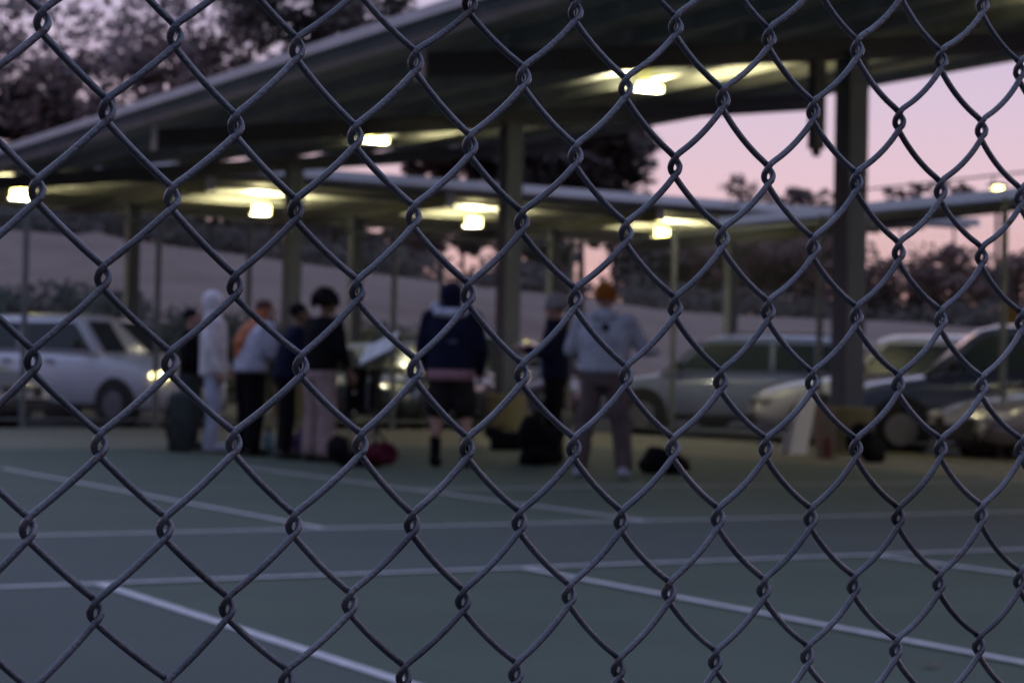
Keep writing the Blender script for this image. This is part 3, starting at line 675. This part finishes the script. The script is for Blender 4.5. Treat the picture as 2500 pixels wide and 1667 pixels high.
bag('large black bag at the feet of the person in black', 1318, 1136, .44, .42, .34, c_bagblk, seed=4)
bag('maroon bag lying beside the music stand', 915, 1140, .42, .22, .3, c_maroon, seed=5)
bag('pale purple bag at the feet of the curly haired person', 738, 1118, .26, .30, .24, c_purple, seed=6)
bag('dark bag leaning beside the pinkish trousers', 842, 1138, .26, .26, .24, c_bagblk, seed=7)
bag('black bag standing at the foot of the big column', 2115, 1128, .34, .40, .3, c_bagblk, seed=8)
p = gnd(440, 1102); t = thing('duffel_bag', 'dark grey green duffel bag standing on end at the far left feet of the group', 'bag', p, atan2(RH.y, RH.x))
bm = bmesh.new(); loft(bm, [((0, 0, 0), .11, .10), ((0, 0, .03), .135, .12), ((.01, 0, .3), .145, .13), ((-.01, 0, .58), .13, .12), ((-.01, 0, .64), .09, .08)], 18, .7); obj('bag_body', bm, c_grn, t, True)
bm = bmesh.new(); tube(bm, [(-.12, -.08, .5), (-.15, -.12, .32), (-.12, -.08, .14)], .014, 6); obj('strap', bm, c_blk, t, True)
# drink bottle
p = gnd(656, 1112); t = thing('water_bottle', 'pale blue jug standing between the dark trousers', 'bottle', p)
bm = bmesh.new(); loft(bm, [((0, 0, 0), .055, .055), ((0, 0, .19), .058, .058), ((0, 0, .25), .03, .03)], 14); obj('bottle_body', bm, mat('pale_blue_plastic', (.20, .34, .42), .35), t, True)
bm = bmesh.new(); loft(bm, [((0, 0, .25), .032, .032), ((0, 0, .285), .032, .032)], 12); obj('cap', bm, m_black, t)
# music stand
p = gnd(915, 1118); k = p.length; dep = (p-CAM).dot(V_); s = dep/F
t = thing('music_stand', 'black music stand holding white sheets, tilted, in front of the cars', 'music stand', p, atan2(RH.y, RH.x))
bm = bmesh.new(); tube(bm, [(0, 0, .12), (0, 0, 1.08)], .014, 8); obj('pole', bm, m_black, t)
for k in range(3):
    a = 2*pi*k/3+.5; bm = bmesh.new(); tube(bm, [(0, 0, .30), (.28*cos(a), .28*sin(a), .012)], .011, 6); obj('leg', bm, m_black, t)
R3 = Matrix.Rotation(radians(-55), 3, 'X') 
def quadbox(bm, c, w, h, th, rot, shear=0):
    vs = box(bm, (0, 0, 0), (w, th, h))
    for v in vs: v.co = rot @ Vector((v.co.x+shear*v.co.z, v.co.y, v.co.z)) + Vector(c)
rotd = Matrix.Rotation(radians(-30), 3, 'Z') @ Matrix.Rotation(radians(-22), 3, 'Y') @ Matrix.Rotation(radians(-50), 3, 'X')
bm = bmesh.new(); quadbox(bm, (.02, 0, 1.12), .46, .32, .012, rotd); obj('desk', bm, m_black, t)
m_paper = mat('paper', (.93, .93, .95), .6)
for i, xo in enumerate((-.11, .11)):
    bm = bmesh.new(); quadbox(bm, Vector((.02, 0, 1.12))+rotd @ Vector((xo, -.012-.003*i, .03)), .215, .30, .003, rotd); sh_ = obj('sheet', bm, m_paper, t)
    bm = bmesh.new()
    for r in range(7): quadbox(bm, Vector((.02, 0, 1.12))+rotd @ Vector((xo, -.0150-.003*i, .14-.035*r)), .17, .004, .0012, rotd)
    obj('staff_lines', bm, m_black, sh_)
# black instrument case in front of it
p = gnd(890, 1062)
t = thing('instrument_case', 'black upright instrument case under the music stand', 'case', (p.x, p.y, 0), atan2(RH.y, RH.x))
bm = bmesh.new(); box(bm, (-.12, 0, .62), (.30, .22, .68), bev=.05); box(bm, (.14, 0, .66), (.16, .2, .58), bev=.04); obj('case_shell', bm, c_bagblk, t, True)
bm = bmesh.new(); box(bm, (.035, -.10, .56), (.05, .02, .40), bev=.01); obj('trim', bm, m_steel, t)
for x in (-.16, .16):
    bm = bmesh.new(); tube(bm, [(x, 0, .34), (x*1.3, 0, 0)], .014, 6); obj('leg', bm, m_black, t)
for z in (.42, .70): 
    bm = bmesh.new(); ell(bm, (-.15, -.115, z-.1), (.025, .012, .025), 2); obj('latch', bm, m_rim, t, True)
# white folding board and tan post beside the big column
p = gnd(1945, 1108)
t = thing('folding_board', 'white folding barricade board leaning left of the big column', 'barricade', p, atan2(RH.y, RH.x)+.3)
for yy, m in ((-.14, m_white), (.14, m_white)):
    bm = bmesh.new(); vs = box(bm, (0, 0, .38), (.22, .025, .78))
    for v in vs: v.co.x += .20*v.co.z/.76-.05; v.co.y += yy*(1-v.co.z/.8)
    obj('board_panel', bm, m, t)
bm = bmesh.new(); tube(bm, [(.14, 0, .775), (.22, 0, .775)], .02, 8); obj('hinge', bm, m_black, t)
p = gnd(2016, 1120)
t = thing('utility_post', 'tan post with an orange edge and dark red lower panel by the big column', 'post', p, atan2(RH.y, RH.x))
bm = bmesh.new(); box(bm, (0, 0, .30), (.20, .16, .60), bev=.01); obj('post_body', bm, mat('tan_paint', (.20, .165, .14), .8, var=.15), t)
bm = bmesh.new(); box(bm, (.0, -.085, .13), (.06, .012, .24)); obj('red_panel', bm, mat('dark_red_paint', (.16, .02, .03), .6), t)
bm = bmesh.new(); box(bm, (-.105, -.01, .36), (.02, .15, .46)); obj('orange_edge', bm, mat('orange_paint', (.26, .15, .10), .7), t)
# yellow sign at right
p = at(2462, 768, 40)
t = thing('yellow_sign', 'small yellow diamond sign near the right edge under the far canopy', 'sign', (p.x, p.y, gz), atan2(RH.y, RH.x))
bm = bmesh.new(); tube(bm, [(0, 0.03, 0), (0, 0.03, p.z+.35)], .03, 8); obj('pole', bm, m_dsteel, t)
bm = bmesh.new(); vs = box(bm, (0, 0, 0), (.36, .02, .36))
for v in vs: x, z = v.co.x, v.co.z; v.co.x, v.co.z = (x-z)*.7071, (x+z)*.7071+p.z-gz
obj('sign_plate', bm, mat('yellow_sign_paint', (.40, .22, .015), .6), t)
# fallen leaf
p = gnd(2272, 1630)
bm = bmesh.new(); pts = [(-.04, 0), (-.02, .018), (.01, .022), (.045, .004), (.015, -.02), (-.02, -.016)]
c = bm.verts.new((0, 0, .012)); vs = [bm.verts.new((x, y, .004+.006*(i % 2))) for i, (x, y) in enumerate(pts)]
for i in range(6): bm.faces.new((c, vs[i], vs[(i+1) % 6]))
bmesh.ops.solidify(bm, geom=bm.faces[:], thickness=.001)
o = obj('fallen_leaf', bm, mat('dry_leaf', (.34, .18, .15), .8), None); o.location = p+Vector((0, 0, .006)); o.scale = (.8, .8, .8)
tag(o, 'dry pinkish leaf lying on the court at lower right', 'leaf')

# ------------------------------------------------------------------ the near chain link fence (in focus)
m_wire = mat('galvanised_wire', (.085, .095, .115), .27, metal=.6, col2=(.17, .175, .20), scale=38, bump=.18, bscale=500, detail=6)
n_ = m_wire.node_tree; pb = n_.nodes['Principled BSDF']; src = pb.inputs['Base Color'].links[0].from_socket; tcw = n_.nodes.new('ShaderNodeTexCoord')
def spots(scale, lo, hi, col, prev):
    nz = n_.nodes.new('ShaderNodeTexNoise'); nz.inputs['Scale'].default_value = scale; nz.inputs['Detail'].default_value = 6; n_.links.new(tcw.outputs['Object'], nz.inputs['Vector'])
    rg = n_.nodes.new('ShaderNodeMapRange'); rg.inputs[1].default_value = lo; rg.inputs[2].default_value = hi; n_.links.new(nz.outputs['Fac'], rg.inputs[0])
    mx = n_.nodes.new('ShaderNodeMixRGB'); mx.inputs[2].default_value = (*col, 1); n_.links.new(rg.outputs[0], mx.inputs[0]); n_.links.new(prev, mx.inputs[1]); return mx.outputs[0], rg.outputs[0]
c1, _ = spots(9, .50, .72, (.05, .05, .055), src)          # dull dirty stretches
c2, f2 = spots(150, .66, .74, (.12, .065, .035), c1)       # specks of rust
n_.links.new(c2, pb.inputs['Base Color'])
rr_ = n_.nodes.new('ShaderNodeMapRange'); rr_.inputs[3].default_value = .27; rr_.inputs[4].default_value = .7; n_.links.new(f2, rr_.inputs[0]); n_.links.new(rr_.outputs[0], pb.inputs['Roughness'])
FY = 0.9135; UX0, VZ0, CW, RH_ = .2656, .1632, .03315, .04
DEV = [(0, 0, 1.1, -0.5), (0, 2, -0.2, -0.5), (0, 4, -1.0, -0.8), (0, 6, -2.0, 0.2), (1, 1, 0.1, 0.6), (1, 3, -0.7, 0.4), (1, 5, -1.1, -0.2), (1, 7, -1.9, 0.1), (2, 0, 0.8, 0.0), (2, 2, 0.4, 0.5), (2, 4, 0.5, 0.4), (2, 6, -0.8, -0.3), (3, 1, 0.0, -0.9), (3, 3, 0.7, -0.6), (3, 5, 1.3, 1.3), (3, 7, -0.9, -0.2), (4, 0, -0.6, 0.8), (4, 2, -0.2, -0.6), (4, 4, 3.7, 0.6), (4, 6, 1.0, 0.2), (4, 8, -1.7, 2.1), (5, 1, -0.6, -0.6), (5, 3, 1.6, 0.2), (5, 5, 4.6, 1.1), (5, 7, -0.3, -0.4), (6, 0, 0.4, 1.4), (6, 2, 0.3, 0.4), (6, 4, 2.4, 0.6), (6, 6, 1.7, -0.2), (6, 8, -1.8, 0.6), (7, -1, -1.1, -4.0), (7, 1, 0.3, 0.2), (7, 3, 0.4, 1.4), (7, 5, 1.0, -0.2), (7, 7, -0.4, -1.0), (8, 0, -0.5, -0.1), (8, 2, -0.5, 1.6), (8, 4, 0.7, -0.2), (8, 6, 0.3, 0.1), (8, 8, -0.6, -1.1), (9, -1, -1.1, -0.9), (9, 1, 0.0, 0.2), (9, 3, 0.8, 1.9), (9, 5, 1.1, 0.1), (9, 7, -0.7, -0.2), (10, 0, -0.9, 0.4), (10, 2, 0.3, -0.3), (10, 4, 1.4, 0.2), (10, 6, -0.6, -0.2), (10, 8, -1.3, -1.7), (11, -1, -0.7, -1.2), (11, 1, -0.2, -0.7), (11, 3, 0.9, -0.1), (11, 5, 0.5, 0.4), (11, 7, -1.0, -0.5), (12, 0, -0.6, 0.6), (12, 2, 0.0, 0.6), (12, 4, -0.0, -0.8), (12, 6, -0.8, 0.7), (12, 8, -1.5, -0.7), (13, -1, -1.2, -0.8), (13, 1, -0.6, -0.8), (13, 3, 0.2, 0.6), (13, 5, -0.3, 0.7), (13, 7, -0.7, -0.8), (14, 0, -1.2, -0.3), (14, 2, -0.2, -0.7), (14, 4, 0.0, 0.1), (14, 6, -0.0, -0.1), (14, 8, -1.4, -0.8), (15, -1, -1.5, -0.1), (15, 1, -1.2, 0.2), (15, 3, -0.2, 0.0), (15, 5, 0.6, 1.1), (15, 7, 0.0, -0.9), (16, 0, -1.4, -0.3), (16, 2, -0.7, 0.3), (16, 4, -0.0, 0.2), (16, 6, 0.9, -0.4), (16, 8, 0.2, -0.1), (17, -1, -1.4, 0.3), (17, 1, -0.8, -0.3), (17, 3, 0.2, 0.6), (17, 5, 1.2, 1.4), (17, 7, 1.1, -1.3), (18, -2, -0.8, -1.5), (18, 0, -0.7, 0.2), (18, 2, 0.3, 1.3), (18, 4, 1.3, 0.3), (18, 6, 2.0, 0.2), (18, 8, 1.1, -1.1), (19, -1, -2.1, 0.2), (19, 1, -0.2, 0.3), (19, 3, 1.4, 1.7), (19, 5, 2.2, 1.7), (19, 7, 2.0, -1.5)]
dev = {(a, b): (c/1000, d/1000) for a, b, c, d in DEV}
def knot(c, r):
    du, dv = dev.get((c, r), (0, 0))
    if (c, r) not in dev:
        rnd = random.Random(c*977+r*31); du, dv = rnd.gauss(0, .0006), rnd.gauss(0, .0006)
    return Vector((UX0 + c*CW + .00032*r + du, FY, CAM.z + VZ0 - RH_*r - .0002*c + dv))
nf = thing('chain_link_fence', 'galvanised chain link fence in sharp focus across the whole view', 'fence')
def catmull(P, n):
    out = []
    for i in range(1, len(P)-2):
        p0, p1, p2, p3 = P[i-1], P[i], P[i+1], P[i+2]
        for k in range(n):
            t = k/n; out.append(.5*((2*p1)+(-p0+p2)*t+(2*p0-5*p1+4*p2-p3)*t*t+(-p0+3*p1-3*p2+p3)*t**3))
    out.append(P[-2]); return out
A_T = [(1.2, 6.2, -2.05), (-.8, 4.2, -2.1), (-2.3, 1.6, -1.2), (-2.55, -.8, .5), (-1.5, -3.3, 1.9), (.7, -5.8, 2.05)]   # mm; y: -front/+back
WR = .00186
def wire(c):
    """one zigzag wire: turns left at knots of column c, right at knots of column c+1"""
    lo, hi = -24, 21
    P = []; sag = .012 + .0027*min(max(c, 0), 20)
    r = lo
    prev = None
    for r in range(lo, hi):
        left = (r % 2 == c % 2)
        K = knot(c if left else c+1, r)
        if K.z > 1.93 or K.z < .045: continue
        if left: T = A_T
        else: T = [(-.7, 5.8, 2.05), (1.5, 3.3, 1.9), (2.55, .8, .5), (2.3, -1.6, -1.2), (.8, -4.2, -2.1), (-1.2, -6.2, -2.05)]
        pts = [K + Vector((x, y, z))/1000 for x, z, y in T]
        if prev is not None:
            a, b = prev, pts[0]; d = b-a; ln = d.length; pd = Vector((d.z, 0, -d.x)).normalized()
            if pd.z > 0: pd = -pd
            for t in (.2, .4, .6, .8): P.append(a.lerp(b, t) + pd*(sag*ln*4*t*(1-t)))
        P += pts; prev = pts[-1]
    P = catmull([P[0]]+P+[P[-1]], 3)
    bm = bmesh.new(); tube(bm, P, WR, 8); obj('wire', bm, m_wire, nf, True)
for c in range(-22, 46): wire(c)
x_l, x_r = UX0-22*CW-.03, UX0+47*CW+.03
for z, rr in ((1.965, .021), (.035, .0045)):
    bm = bmesh.new(); tube(bm, [(x_l, FY+.03*(z > 1), z), (x_r, FY+.03*(z > 1), z)], rr, 16); obj('rail', bm, m_wire, nf, True)
for x in (x_l, x_r):
    bm = bmesh.new(); tube(bm, [(x, FY+.03, 0), (x, FY+.03, 2.02), (x, FY+.03, 2.05)], [.03, .03, .012], 20); obj('post', bm, m_wire, nf, True)
